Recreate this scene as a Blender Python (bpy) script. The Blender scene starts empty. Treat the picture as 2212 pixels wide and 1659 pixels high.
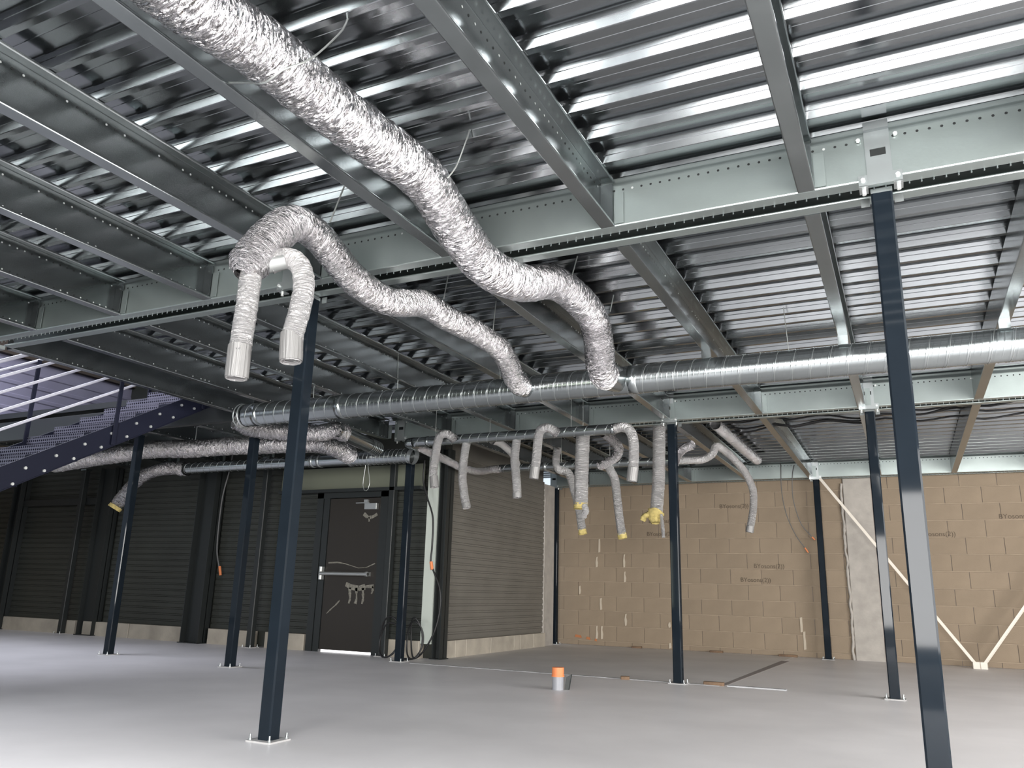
import bpy, math, random
from mathutils import Vector, Matrix
random.seed(7)
C = bpy.context.scene.collection
SC = bpy.context.scene

# ------------------------------------------------------------------ camera, world, lights, exposure
F_PX, PITCH, ROLL, YAW, CAM_H = 1720.5, .2545, .0267, -.4573, .95
def cam_axes():
    f = Vector((math.sin(YAW)*math.cos(PITCH), math.cos(YAW)*math.cos(PITCH), math.sin(PITCH)))
    ri = Vector((math.cos(YAW), -math.sin(YAW), 0)); up = ri.cross(f)
    c, s = math.cos(ROLL), math.sin(ROLL)
    return c*ri + s*up, -s*ri + c*up, f
r_, u_, f_ = cam_axes()
cd = bpy.data.cameras.new('camera'); cam = bpy.data.objects.new('camera', cd); C.objects.link(cam)
cd.sensor_fit = 'HORIZONTAL'; cd.sensor_width = 36; cd.lens = F_PX/2212*36; cd.clip_start = .02; cd.clip_end = 200
cam.matrix_world = Matrix(((r_.x, u_.x, -f_.x, 0), (r_.y, u_.y, -f_.y, 0), (r_.z, u_.z, -f_.z, CAM_H), (0, 0, 0, 1)))
SC.camera = cam
SC.view_settings.view_transform = 'Standard'; SC.view_settings.look = 'None'
SC.view_settings.gamma = 1; SC.view_settings.use_curve_mapping = False
SC.view_settings.exposure = 0.95
try:
    SC.cycles.use_denoising = True; SC.cycles.max_bounces = 8; SC.cycles.sample_clamp_indirect = 6
except Exception: pass
w = bpy.data.worlds.new('world'); SC.world = w; w.use_nodes = True
bg = w.node_tree.nodes['Background']; bg.inputs[0].default_value = (.80, .90, 1, 1); bg.inputs[1].default_value = 0.55

def area(name, loc, target, sx, sy, power, col):
    l = bpy.data.lights.new(name, 'AREA'); l.shape = 'RECTANGLE'; l.size = sx; l.size_y = sy; l.energy = power; l.color = col
    o = bpy.data.objects.new(name, l); C.objects.link(o); o.location = loc
    o.rotation_euler = (Vector(target)-Vector(loc)).to_track_quat('-Z', 'Y').to_euler(); return o
# daylight through the big bay behind the photographer, the bay further left and the roof light above the stair
area('bay_door_daylight', (1.6, -7.0, 1.5), (1.6, 5, 1.5), 8.0, 2.5, 1250, (1, .985, .96))
area('floor_fill_light', (2.2, -3.0, 9.0), (.5, 5.5, 0), 7.0, 4.0, 1700, (.97, .985, 1))  # unseen overhead lamp added to brighten the floor
area('right_daylight', (6.6, 5.5, 1.55), (-4, 6.0, .7), 9.0, 2.3, 560, (1, .985, .96))
area('roof_light_daylight', (-11.3, 5.6, 5.55), (-10.6, 6.0, 0), 3.0, 3.2, 130, (.86, .88, 1))
area('left_window_daylight', (-6.9, -6.9, 1.6), (-6.0, 5, 1.4), 1.3, 2.0, 30, (.92, 1, .78))

# ------------------------------------------------------------------ materials
def mat(name, col, rough=.5, metal=0, nscale=None, namt=.15, bump=0, bscale=40, coat=0, spec=.5):
    m = bpy.data.materials.new(name); m.use_nodes = True; nt = m.node_tree; b = nt.nodes['Principled BSDF']
    b.inputs['Base Color'].default_value = (*col, 1); b.inputs['Roughness'].default_value = rough; b.inputs['Metallic'].default_value = metal
    b.inputs['Specular IOR Level'].default_value = spec
    if coat: b.inputs['Coat Weight'].default_value = coat; b.inputs['Coat Roughness'].default_value = .05
    tc = nt.nodes.new('ShaderNodeTexCoord')
    if nscale:
        n = nt.nodes.new('ShaderNodeTexNoise'); n.inputs['Scale'].default_value = nscale; n.inputs['Detail'].default_value = 5
        nt.links.new(tc.outputs['Object'], n.inputs['Vector'])
        r = nt.nodes.new('ShaderNodeValToRGB'); r.color_ramp.elements[0].position = .3; r.color_ramp.elements[1].position = .7
        r.color_ramp.elements[0].color = (*[c*(1-namt) for c in col], 1); r.color_ramp.elements[1].color = (*[min(1, c*(1+namt)) for c in col], 1)
        nt.links.new(n.outputs['Fac'], r.inputs['Fac']); nt.links.new(r.outputs['Color'], b.inputs['Base Color'])
    if bump:
        n2 = nt.nodes.new('ShaderNodeTexNoise'); n2.inputs['Scale'].default_value = bscale; n2.inputs['Detail'].default_value = 4
        nt.links.new(tc.outputs['Object'], n2.inputs['Vector'])
        bp = nt.nodes.new('ShaderNodeBump'); bp.inputs['Strength'].default_value = bump; bp.inputs['Distance'].default_value = .01
        nt.links.new(n2.outputs['Fac'], bp.inputs['Height']); nt.links.new(bp.outputs['Normal'], b.inputs['Normal'])
    return m
def uvbump(m, su, sv, strength, dist=.01, detail=3, grid=None):
    nt = m.node_tree; b = nt.nodes['Principled BSDF']
    uv = nt.nodes.new('ShaderNodeTexCoord'); mp = nt.nodes.new('ShaderNodeMapping'); mp.inputs['Scale'].default_value = (su, sv, 1)
    nt.links.new(uv.outputs['UV'], mp.inputs['Vector'])
    n = nt.nodes.new('ShaderNodeTexNoise'); n.inputs['Scale'].default_value = 1; n.inputs['Detail'].default_value = detail; n.inputs['Distortion'].default_value = .6
    nt.links.new(mp.outputs['Vector'], n.inputs['Vector'])
    bp = nt.nodes.new('ShaderNodeBump'); bp.inputs['Strength'].default_value = strength; bp.inputs['Distance'].default_value = dist
    nt.links.new(n.outputs['Fac'], bp.inputs['Height']); nt.links.new(bp.outputs['Normal'], b.inputs['Normal'])
    return m
def crumple(m, cells, ring, strength, dist, circ):
    # creased foil: voronoi facets plus ring wrinkles, in metres along and around the sleeve
    nt = m.node_tree; b = nt.nodes['Principled BSDF']; uv = nt.nodes.new('ShaderNodeTexCoord')
    h = None
    for kind, sc, wt in (('v', (cells, cells*circ*.4, 1), .22), ('n', (ring, ring*circ*.20, 1), 1.2)):
        mp = nt.nodes.new('ShaderNodeMapping'); mp.inputs['Scale'].default_value = sc; nt.links.new(uv.outputs['UV'], mp.inputs['Vector'])
        if kind == 'v':
            t = nt.nodes.new('ShaderNodeTexVoronoi'); t.inputs['Scale'].default_value = 1; o = t.outputs['Distance']
        else:
            t = nt.nodes.new('ShaderNodeTexNoise'); t.inputs['Scale'].default_value = 1; t.inputs['Detail'].default_value = 5; t.inputs['Distortion'].default_value = 1.2; o = t.outputs['Fac']
        nt.links.new(mp.outputs['Vector'], t.inputs['Vector'])
        mu = nt.nodes.new('ShaderNodeMath'); mu.operation = 'MULTIPLY'; mu.inputs[1].default_value = wt; nt.links.new(o, mu.inputs[0])
        if h is None: h = mu.outputs[0]
        else:
            ad = nt.nodes.new('ShaderNodeMath'); nt.links.new(h, ad.inputs[0]); nt.links.new(mu.outputs[0], ad.inputs[1]); h = ad.outputs[0]
    bp = nt.nodes.new('ShaderNodeBump'); bp.inputs['Strength'].default_value = strength; bp.inputs['Distance'].default_value = dist
    nt.links.new(h, bp.inputs['Height']); nt.links.new(bp.outputs['Normal'], b.inputs['Normal']); return m
M = {}
M['galv'] = mat('galvanized_steel', (.31, .335, .34), .22, .95, 3, .10, .04, 60)
M['beam'] = mat('galvanized_beam', (.355, .40, .39), .36, .8, 2, .10, .03, 60)
M['deck'] = mat('galvanized_deck', (.28, .295, .305), .16, .98, 1.6, .08)
M['duct'] = mat('spiral_duct_zinc', (.42, .45, .455), .22, .97, 2, .08)
M['seam'] = mat('lock_seam_zinc', (.50, .52, .52), .38, .85)
M['zinc'] = mat('bright_zinc', (.50, .53, .53), .3, .85)
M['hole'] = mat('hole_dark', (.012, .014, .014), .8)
M['pale_zinc'] = mat('pale_zinc_metal', (.85, .87, .85), .35, .6)
M['foil'] = crumple(mat('crinkled_foil', (.58, .565, .58), .13, .98), 34, 62, 1.0, .050, .77)
M['foil_ring'] = crumple(mat('ringed_foil', (.62, .605, .615), .14, .98), 40, 85, 1.0, .042, .62)
M['hose'] = crumple(mat('woven_foil_hose', (.84, .82, .815), .28, .72), 80, 95, 1.0, .040, .36)
M['cuff'] = uvbump(mat('hose_cuff', (.26, .255, .25), .5, .4), 3, 30, .6, .012, 1)
M['wool'] = mat('glass_wool', (.50, .40, .15), .95, 0, 30, .25, .6, 60)
M['col'] = mat('dark_column_paint', (.011, .0155, .021), .4, .0, 5, .10, coat=.24, spec=0)
M['coldark'] = mat('dark_steel_and_shade', (.016, .019, .019), .45)  # dark steel; on the left deck edge it stands for shade
M['concrete'] = mat('floor_concrete', (.76, .74, .745), .42, 0, 1.1, .07, .05, 30)
M['concrete2'] = mat('back_slab_concrete', (.66, .64, .63), .5, 0, 1.1, .08, .05, 30)
M['dim_ground'] = mat('dim_ground_colour', (.10, .10, .10), .9)
M['dusty'] = mat('dusty_plate', (.40, .39, .385), .75)
M['plinth'] = mat('plinth_concrete', (.40, .36, .30), .9, 0, 4, .15, .2, 40)
M['pillar'] = mat('raw_concrete', (.40, .37, .335), .9, 0, 6, .12, .3, 30)
M['smear'] = mat('mortar_smear', (.52, .45, .36), .95)
M['paint'] = mat('orange_paint', (.45, .17, .07), .9)
M['mortar'] = mat('mortar', (.33, .262, .19), .95, 0, 6, .12)
M['clad'] = mat('cladding_grey', (.185, .175, .155), .5, .25, 2, .08)
M['clad_shaded'] = mat('cladding_shaded', (.04, .043, .037), .5, .1, 2, .08)  # same cladding, with the low light of the door wall in its colour
M['uppercl'] = mat('upper_cladding', (.27, .255, .34), .5, 0, 2, .08)
M['brown'] = mat('brown_boarding', (.06, .045, .035), .8, 0, 3, .15)
M['door'] = mat('door_brown', (.022, .018, .014), .5)
M['olive'] = mat('lintel_paint', (.15, .16, .12), .5)
M['silver'] = mat('satin_silver', (.45, .46, .45), .35, .7)
M['paste'] = mat('dried_paste', (.20, .19, .16), .9, 0, 30, .4)
M['white'] = mat('white_rail', (.8, .79, .88), .35, .2)
M['stair'] = mat('stair_navy', (.016, .018, .034), .5, spec=.15)
M['rubber'] = mat('black_rubber', (.01, .01, .011), .5)
M['greyc'] = mat('grey_cable', (.12, .12, .12), .6)
M['orange'] = mat('orange_plastic', (.70, .22, .08), .55)
M['pvc'] = mat('grey_pvc', (.28, .285, .31), .4)
M['wood'] = mat('timber_scrap', (.16, .10, .06), .8, 0, 12, .3)
M['strip'] = mat('pale_mortar_strip', (.42, .42, .43), .7, 0, 6, .2)
M['groove'] = mat('joint_dark', (.27, .235, .22), .9)
M['brace'] = mat('cream_brace', (.62, .57, .50), .5, .2)
M['pale'] = mat('pale_panel', (.50, .54, .49), .6)
M['wire'] = mat('steel_wire', (.6, .62, .6), .35, .8)
M['ink'] = mat('stamp_ink', (.115, .088, .063), .9)
M['dayglow'] = mat('daylight_glow', (.9, .9, .9), .5)
b = M['dayglow'].node_tree.nodes['Principled BSDF']; b.inputs['Emission Color'].default_value = (1, .98, 1, 1); b.inputs['Emission Strength'].default_value = 1.2
# concrete blocks: one material, tint by object
def block_mat():
    m = mat('concrete_block_tan', (.285, .222, .158), .92, 0, 1.7, .1, .25, 60); nt = m.node_tree; b = nt.nodes['Principled BSDF']
    src = b.inputs['Base Color'].links[0].from_socket
    oi = nt.nodes.new('ShaderNodeObjectInfo'); mr = nt.nodes.new('ShaderNodeMapRange'); mr.inputs[3].default_value = .92; mr.inputs[4].default_value = 1.02
    nt.links.new(oi.outputs['Random'], mr.inputs[0]); mx = nt.nodes.new('ShaderNodeMix'); mx.data_type = 'RGBA'; mx.blend_type = 'MULTIPLY'; mx.inputs[0].default_value = 1
    nt.links.new(src, mx.inputs[6]); nt.links.new(mr.outputs[0], mx.inputs[7]); nt.links.new(mx.outputs[2], b.inputs['Base Color']); return m
M['block'] = block_mat()
def perf_mat(mask=(1, 1, 0)):
    m = mat('perforated_steel', (.20, .195, .26), .4, .3); nt = m.node_tree; b = nt.nodes['Principled BSDF']; out = nt.nodes['Material Output']
    tc = nt.nodes.new('ShaderNodeTexCoord'); mp = nt.nodes.new('ShaderNodeMapping'); mp.inputs['Scale'].default_value = (28, 28, 28)
    nt.links.new(tc.outputs['Object'], mp.inputs['Vector'])
    v = nt.nodes.new('ShaderNodeVectorMath'); v.operation = 'FRACTION'; nt.links.new(mp.outputs[0], v.inputs[0])
    s = nt.nodes.new('ShaderNodeVectorMath'); s.operation = 'SUBTRACT'; s.inputs[1].default_value = (.5, .5, .5); nt.links.new(v.outputs[0], s.inputs[0])
    mu = nt.nodes.new('ShaderNodeVectorMath'); mu.operation = 'MULTIPLY'; mu.inputs[1].default_value = mask; nt.links.new(s.outputs[0], mu.inputs[0])
    ln = nt.nodes.new('ShaderNodeVectorMath'); ln.operation = 'LENGTH'; nt.links.new(mu.outputs[0], ln.inputs[0])
    lt = nt.nodes.new('ShaderNodeMath'); lt.operation = 'LESS_THAN'; lt.inputs[1].default_value = .34; nt.links.new(ln.outputs['Value'], lt.inputs[0])
    tr = nt.nodes.new('ShaderNodeBsdfTransparent'); mx = nt.nodes.new('ShaderNodeMixShader')
    nt.links.new(lt.outputs[0], mx.inputs[0]); nt.links.new(b.outputs[0], mx.inputs[1]); nt.links.new(tr.outputs[0], mx.inputs[2]); nt.links.new(mx.outputs[0], out.inputs[0]); return m
M['perf'] = perf_mat(); M['perfv'] = perf_mat((1, 0, 1))

# ------------------------------------------------------------------ mesh builder
class MB:
    def __init__(s): s.v = []; s.f = []; s.uv = {}; s.sm = []; s.mi = []; s.m = 0
    def add(s, vs, fs, smooth=False, uvs=None):
        o = len(s.v); s.v += [tuple(p) for p in vs]
        for i, f in enumerate(fs):
            if uvs: s.uv[len(s.f)] = uvs[i]
            s.f.append([a+o for a in f]); s.sm.append(smooth); s.mi.append(s.m)
        return s
    def box(s, x0, y0, z0, x1, y1, z1):
        return s.add([(x0,y0,z0),(x1,y0,z0),(x1,y1,z0),(x0,y1,z0),(x0,y0,z1),(x1,y0,z1),(x1,y1,z1),(x0,y1,z1)],
                     [(3,2,1,0),(4,5,6,7),(0,1,5,4),(1,2,6,5),(2,3,7,6),(3,0,4,7)])
    def bbox(s, x0, y0, z0, x1, y1, z1, c=.004):          # box with chamfered vertical-ish edges
        pts = []
        for (x, y, dx, dy) in ((x0,y0,1,1),(x1,y0,-1,1),(x1,y1,-1,-1),(x0,y1,1,-1)):
            if (dx > 0) == (dy > 0): pts += [(x, y+dy*c), (x+dx*c, y)]
            else: pts += [(x+dx*c, y), (x, y+dy*c)]
        return s.prism(pts, 'z', z0, z1)
    def prism(s, pts, axis, a0, a1):
        n = len(pts)
        def P(p, a): return {'x': (a, p[0], p[1]), 'y': (p[0], a, p[1]), 'z': (p[0], p[1], a)}[axis]
        vs = [P(p, a0) for p in pts]+[P(p, a1) for p in pts]
        fs = [(i, (i+1) % n, n+(i+1) % n, n+i) for i in range(n)]+[tuple(range(n))[::-1], tuple(range(n, 2*n))]
        return s.add(vs, fs)
    def sheet(s, line, t, axis, a0, a1):                    # folded sheet metal: open polyline with thickness
        n = len(line); L = [Vector(p) for p in line]; off = []
        for i in range(n):
            d = Vector((0, 0))
            if i > 0: e = (L[i]-L[i-1]).normalized(); d += Vector((-e.y, e.x))
            if i < n-1: e = (L[i+1]-L[i]).normalized(); d += Vector((-e.y, e.x))
            d.normalize(); off.append(L[i]+d*t)
        def P(p, a): return {'x': (a, p[0], p[1]), 'y': (p[0], a, p[1]), 'z': (p[0], p[1], a)}[axis]
        vs = [P(p, a0) for p in L]+[P(p, a1) for p in L]+[P(p, a0) for p in off]+[P(p, a1) for p in off]
        fs = []
        for i in range(n-1):
            fs += [(i, i+1, n+i+1, n+i), (2*n+i, 3*n+i, 3*n+i+1, 2*n+i+1), (i, 2*n+i, 2*n+i+1, i+1), (n+i, n+i+1, 3*n+i+1, 3*n+i)]
        fs += [(0, n, 3*n, 2*n), (n-1, 3*n-1, 4*n-1, 2*n-1)]
        return s.add(vs, fs)
    def cyl(s, p0, p1, r, seg=12, r1=None, caps=True, smooth=True):
        p0 = Vector(p0); p1 = Vector(p1); d = (p1-p0).normalized(); a = d.orthogonal().normalized(); b = d.cross(a); r1 = r if r1 is None else r1
        vs = []
        for p, rr in ((p0, r), (p1, r1)):
            for k in range(seg):
                t = 2*math.pi*k/seg; vs.append(p+a*rr*math.cos(t)+b*rr*math.sin(t))
        s.add(vs, [(k, (k+1) % seg, seg+(k+1) % seg, seg+k) for k in range(seg)], smooth)
        if caps: s.add(vs, [tuple(range(seg))[::-1], tuple(range(seg, 2*seg))])
        return s
    def bar(s, p0, p1, w, h, up=(0, 0, 1)):
        p0 = Vector(p0); p1 = Vector(p1); d = (p1-p0).normalized(); a = d.cross(Vector(up)).normalized(); b = a.cross(d)
        vs = [p+a*x*w/2+b*y*h/2 for p in (p0, p1) for x, y in ((-1,-1),(1,-1),(1,1),(-1,1))]
        return s.add(vs, [(0,1,2,3),(7,6,5,4),(0,4,5,1),(1,5,6,2),(2,6,7,3),(3,7,4,0)])
    def tube(s, path, r, seg=16, step=.02, jit=0, ring=0, caps=False, wrinkle=0, rfun=None, resample=True, seed=1, lump=0):
        rnd = random.Random(seed)
        P = smooth_path(path, step) if resample else [Vector(p) for p in path]
        n = len(P); T = [((P[min(i+1, n-1)]-P[max(i-1, 0)]).normalized()) for i in range(n)]
        a = T[0].orthogonal().normalized(); vs = []; L = 0; Ls = []
        ph = [rnd.uniform(0, 6.28) for _ in range(6)]
        for i in range(n):
            if i: L += (P[i]-P[i-1]).length
            Ls.append(L)
            a = (a-T[i]*a.dot(T[i])).normalized(); bb = T[i].cross(a)
            rr = r*(1+(rnd.uniform(-ring, ring))) if ring else r
            if rfun: rr = rr*rfun(L)
            if lump: rr *= 1+lump*math.sin(L*9+ph[0])+lump*.7*math.sin(L*21+ph[1])
            for k in range(seg):
                t = 2*math.pi*k/seg
                q = rr*(1+rnd.uniform(-jit, jit)) if jit else rr
                if wrinkle: q *= 1+wrinkle*math.sin(3*t+L*17+ph[2])*math.sin(L*11+ph[3])
                vs.append(P[i]+a*q*math.cos(t)+bb*q*math.sin(t))
        fs = []; uvs = []
        for i in range(n-1):
            for k in range(seg):
                k2 = (k+1) % seg
                fs.append((i*seg+k, i*seg+k2, (i+1)*seg+k2, (i+1)*seg+k))
                u0, u1, v0, v1 = Ls[i], Ls[i+1], k/seg, (k+1)/seg
                uvs.append([(u0, v0), (u0, v1), (u1, v1), (u1, v0)])
        s.add(vs, fs, True, uvs)
        if caps: s.add(vs, [tuple(range(seg))[::-1], tuple(range((n-1)*seg, n*seg))])
        return s
    def mesh(s, name, mats):
        me = bpy.data.meshes.new(name); me.from_pydata(s.v, [], s.f)
        for m in (mats if isinstance(mats, (list, tuple)) else [mats]): me.materials.append(M[m] if isinstance(m, str) else m)
        me.polygons.foreach_set('use_smooth', s.sm); me.polygons.foreach_set('material_index', s.mi)
        if s.uv:
            ul = me.uv_layers.new(name='UVMap'); d = [0.0]*(2*len(me.loops))
            for i, p in enumerate(me.polygons):
                if i in s.uv:
                    for j, li in enumerate(p.loop_indices): d[2*li], d[2*li+1] = s.uv[i][j]
            ul.data.foreach_set('uv', d)
        me.update(); return me
    def build(s, name, mats, parent=None, **kw):
        o = bpy.data.objects.new(name, s.mesh(name, mats)); C.objects.link(o)
        if parent is not None: o.parent = parent
        for k, v in kw.items(): o[k] = v
        return o
def smooth_path(path, step):
    P = [Vector(p) for p in path]
    if len(P) == 2:
        n = max(1, int((P[1]-P[0]).length/step)); return [P[0].lerp(P[1], i/n) for i in range(n+1)]
    Q = [P[0]*2-P[1]]+P+[P[-1]*2-P[-2]]; out = []
    for i in range(1, len(Q)-2):
        p0, p1, p2, p3 = Q[i-1:i+3]; n = max(2, int((p2-p1).length/step))
        for k in range(n):
            t = k/n
            out.append(.5*((2*p1)+(-p0+p2)*t+(2*p0-5*p1+4*p2-p3)*t*t+(-p0+3*p1-3*p2+p3)*t**3))
    out.append(P[-1]); return out
def rounded(pts, r, n=3):                                     # round the inner corners of a polyline
    o = [pts[0]]
    for i in range(1, len(pts)-1):
        a, b, c = Vector(pts[i-1]), Vector(pts[i]), Vector(pts[i+1])
        d1 = (a-b); d2 = (c-b); rr = min(r, d1.length*.45, d2.length*.45); p = b+d1.normalized()*rr; q = b+d2.normalized()*rr
        for k in range(n):
            t = k/(n-1); v = p.lerp(b, t).lerp(b.lerp(q, t), t); o.append((v.x, v.y))
    return o+[pts[-1]]
def empty(name, loc, label, cat, group=None, rot=(0, 0, 0)):
    o = bpy.data.objects.new(name, None); C.objects.link(o); o.location = loc; o.rotation_euler = rot; o.empty_display_size = .1
    o['label'] = label; o['category'] = cat
    if group: o['group'] = group
    return o
def tag(o, label, cat, group=None):
    o['label'] = label; o['category'] = cat
    if group: o['group'] = group
    return o
def struct(name, loc=(0, 0, 0)):
    o = bpy.data.objects.new(name, None); C.objects.link(o); o.location = loc; o['kind'] = 'structure'; o.empty_display_size = .1; return o
def dup(root, loc, label, group=None):
    r = root.copy(); C.objects.link(r); r.location = loc; r['label'] = label
    if group: r['group'] = group
    for ch in list(root.children):
        c = ch.copy(); C.objects.link(c); c.parent = r
        for g in list(ch.children):
            d = g.copy(); C.objects.link(d); d.parent = c
    return r
ORD = ['first', 'second', 'third', 'fourth', 'fifth', 'sixth', 'seventh', 'eighth', 'ninth']

# ------------------------------------------------------------------ setting
ZB, ZJ = 2.98, 3.27            # underside of the beams, top of the joists
XL, XR = -7.25, 4.2            # left edge of the deck, right limit
fl = struct('floor')
MB().box(-18.2, -.5, -.2, 7, 15.3, 0).build('main_slab', 'concrete', fl)
MB().box(-18.2, -8, -.2, 7, -.5, -.01).build('dim_ground_slab', 'dim_ground', fl)  # unseen ground, made dark to dim what the columns reflect
MB().prism([(-6.02, 9.42), (-1.96, 9.42), (-1.86, 14.9), (-6.05, 14.9)], 'z', -.05, .0015).build('back_slab', 'concrete2', fl)
MB().box(-6.0, 9.37, -.01, -1.98, 9.42, .004).build('trim_1', 'strip', kind='structure')
MB().box(-1.9, 9.40, -.01, -1.28, 9.47, .012).build('trim_2', 'strip', kind='structure')
MB().prism([(-1.99, 9.5), (-1.93, 9.5), (-1.80, 13.75), (-1.92, 13.75)], 'z', -.01, .003).build('trim_3', 'groove', kind='structure')

# back wall of concrete blocks: every block a piece
wb = struct('wall_back')
MB().box(-6.4, 14.915, 0, 5.5, 15.2, 3.45).build('mortar_bed', 'groove', wb)
bm = {}
def block(x0, x1, z0, z1, dy):
    k = (round(x1-x0, 3), round(z1-z0, 3))
    if k not in bm:
        w_, h_ = k; c = .004; m = MB()
        m.add([(c,0,c),(w_-c,0,c),(w_-c,0,h_-c),(c,0,h_-c),(0,c,0),(w_,c,0),(w_,c,h_),(0,c,h_),(0,.05,0),(w_,.05,0),(w_,.05,h_),(0,.05,h_)],
              [(0,1,2,3),(0,4,5,1),(1,5,6,2),(2,6,7,3),(3,7,4,0),(4,8,9,5),(5,9,10,6),(6,10,11,7),(7,11,8,4)])
        bm[k] = m.mesh('concrete_block', 'block')
    o = bpy.data.objects.new('concrete_block', bm[k]); C.objects.link(o); o.parent = wb; o.location = (x0, 14.9+dy, z0)
H_ = .2705
for row in range(-1, 11):
    z0 = .095+H_*row; z1 = z0+H_-.014; z0 = max(z0, .004); x = (-3.41 if row % 2 == 0 else -3.643)-.535*6
    while x < 3.6:
        a, b_ = max(x, -6.30), x+.535
        if not (a > -.92 and b_ < -.43):
            if a < -.9 < b_: b_ = -.90
            if a < -.46 < b_: a = -.45
            if b_-a > .06: block(a+.003, b_-.003, z0, z1, random.uniform(-.003, .004))
        x += .535
for row in range(0, 11):
    for (a, b_) in ((-6.3, -.9), (-.45, 4.1)): MB().box(a, 14.899, .095+H_*row-.014, b_, 14.95, .095+H_*row).build('mortar_joint', 'mortar', wb)
rs = random.Random(9)
for (x, z, h) in ((-5.35, 1.72, .26), (-4.85, 1.98, .2), (-4.85, 1.44, .25), (-4.84, 1.17, .2), (-5.4, 1.44, .2), (-5.32, .65, .22), (-4.83, .38, .22), (-5.4, .12, .24), (-5.3, .12, .24), (-5.75, .93, .16), (-4.0, .38, .1), (-4.0, .02, .1), (-1.72, .4, .25), (-1.68, .12, .3)):
    pts = [(-.018, 0), (.02, .01), (.024, h*.4), (.014, h*.7), (.02, h), (-.012, h-.01), (-.02, h*.5)]
    MB().prism([(x+p[0]+rs.uniform(-.006, .006), z+p[1]) for p in pts][::-1], 'y', 14.888, 14.92).build('mortar_smear', 'smear', wb)
for (x, z, w_) in ((-5.85, .14, .14), (-5.62, .11, .09), (-5.45, .09, .05)):
    MB().prism([(x, z), (x+w_, z-.015), (x+w_*.9, z+.03), (x+.02, z+.045)][::-1], 'y', 14.889, 14.91).build('paint_mark', 'paint', wb)
p = MB().bbox(-.895, 14.86, 0, -.455, 14.95, 2.98, .01)
o = p.build('concrete_pillar', 'pillar'); tag(o, 'wide pale raw concrete pillar cast into the tan block wall', 'pillar')
# lumpy mortar bead running down the left edge of that pillar
MB().tube([(-.92+random.uniform(-.015, .015), 14.87, 2.9-i*.145) for i in range(21)], .022, 8, .03, jit=.3).build('mortar_bead', 'pillar', o)
pl = MB()
zz = [0, .5, 1, 1.5, 2, 2.4, 2.9]
pl.prism([(-6.45, 13.93), (-6.10, 13.93), (-6.10, 14.42), (-6.45, 14.42)], 'z', 0, 2.95)
o2 = pl.build('corner_pillar', 'pillar'); tag(o2, 'narrow ragged concrete pillar in the corner between cladding and block wall', 'pillar')
MB().tube([(-6.105, 13.95+random.uniform(-.012, .012), 2.9-i*.145) for i in range(21)], .02, 8, .03, jit=.3).build('mortar_bead', 'pillar', o2)

# cladding: horizontal folded trays
def cladding(name, axis, u0, u1, face, z0, z1, m, parent, sgn=1, pitch=.10):
    line = []; z = z0
    while z < z1-1e-6:
        for dz, d in ((0, 0), (pitch*.62, 0), (pitch*.70, .014), (pitch*.92, .014)):
            if z+dz <= z1: line.append((face+sgn*d, z+dz))
        z += pitch
    line.append((face, z1))
    return MB().sheet(line, .003, axis, u0, u1).build(name, m, parent, kind='stuff')
wl = struct('wall_left')                                       # the wall with the door, facing the camera
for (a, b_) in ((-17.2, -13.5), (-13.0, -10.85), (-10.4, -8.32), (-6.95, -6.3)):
    cladding('cladding_sheet', 'x', a, b_, 10.16, .24, 2.98, 'clad_shaded', wl)
MB().box(-17.4, 10.2, 0, -6.1, 10.4, 4.6).build('wall_core', 'clad_shaded', wl)
for (a, b_) in ((-17.2, -15.9), (-15.7, -13.6), (-13.4, -12.2), (-12.2, -10.92), (-10.36, -9.4), (-9.15, -8.36), (-6.93, -6.3)):
    MB().bbox(a+.006, 10.06, 0, b_-.006, 10.2, .235, .01).build('plinth_block', 'plinth', wl)
ws = struct('wall_side')
cladding('cladding_sheet', 'y', 10.42, 13.92, -6.10, .25, 2.98, 'clad', ws, -1, .10)
MB().box(-6.35, 10.4, 0, -6.13, 13.93, 3.3).build('wall_core', 'clad', ws)
yy = [10.25, 10.62, 10.95, 11.75, 12.6, 12.85, 13.4, 13.92]
for a, b_ in zip(yy, yy[1:]):
    MB().bbox(-6.2, a+.007, 0, -6.04+random.uniform(0, .012), b_-.007, .235, .008).build('plinth_block', 'plinth', ws)
MB().box(-6.3, 10.08, .2, -6.13, 10.2, 2.9).build('pale_panel', 'pale', wl)
wf = struct('wall_far_left')
MB().box(-17.6, 2, 0, -17.3, 10.4, 3.2).build('lower_wall', 'block', wf)
cladding('upper_cladding', 'y', -4, 10.2, -13.2, 3.5, 4.55, 'uppercl', wf, 1, .22)
MB().box(-13.5, -4, 3.42, -13.16, 10.2, 3.50).build('ledge', 'uppercl', wf)
MB().box(-13.6, -4, 4.55, -13.1, 10.2, 5.6).build('upper_boarding', 'brown', wf)
wfr = struct('wall_front')                                     # behind the camera, open bay for daylight
for (x0, x1, z0, z1) in ((-18.2, -4.2, 0, 5.6), (6.95, 7.2, 0, 5.6)):
    MB().box(x0, -7.4, z0, x1, -7.2, z1).build('wall_panel', 'clad_shaded', wfr)
MB().box(-4.4, -7.2, 0, -4.2, .4, 5.6).build('light_blocker', 'clad_shaded', wfr)  # unseen panel added to keep light off the back left
wr = struct('wall_right'); MB().box(6.8, -7, 0, 7, 15.2, 3.6).build('wall_panel', 'clad', wr)

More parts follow.
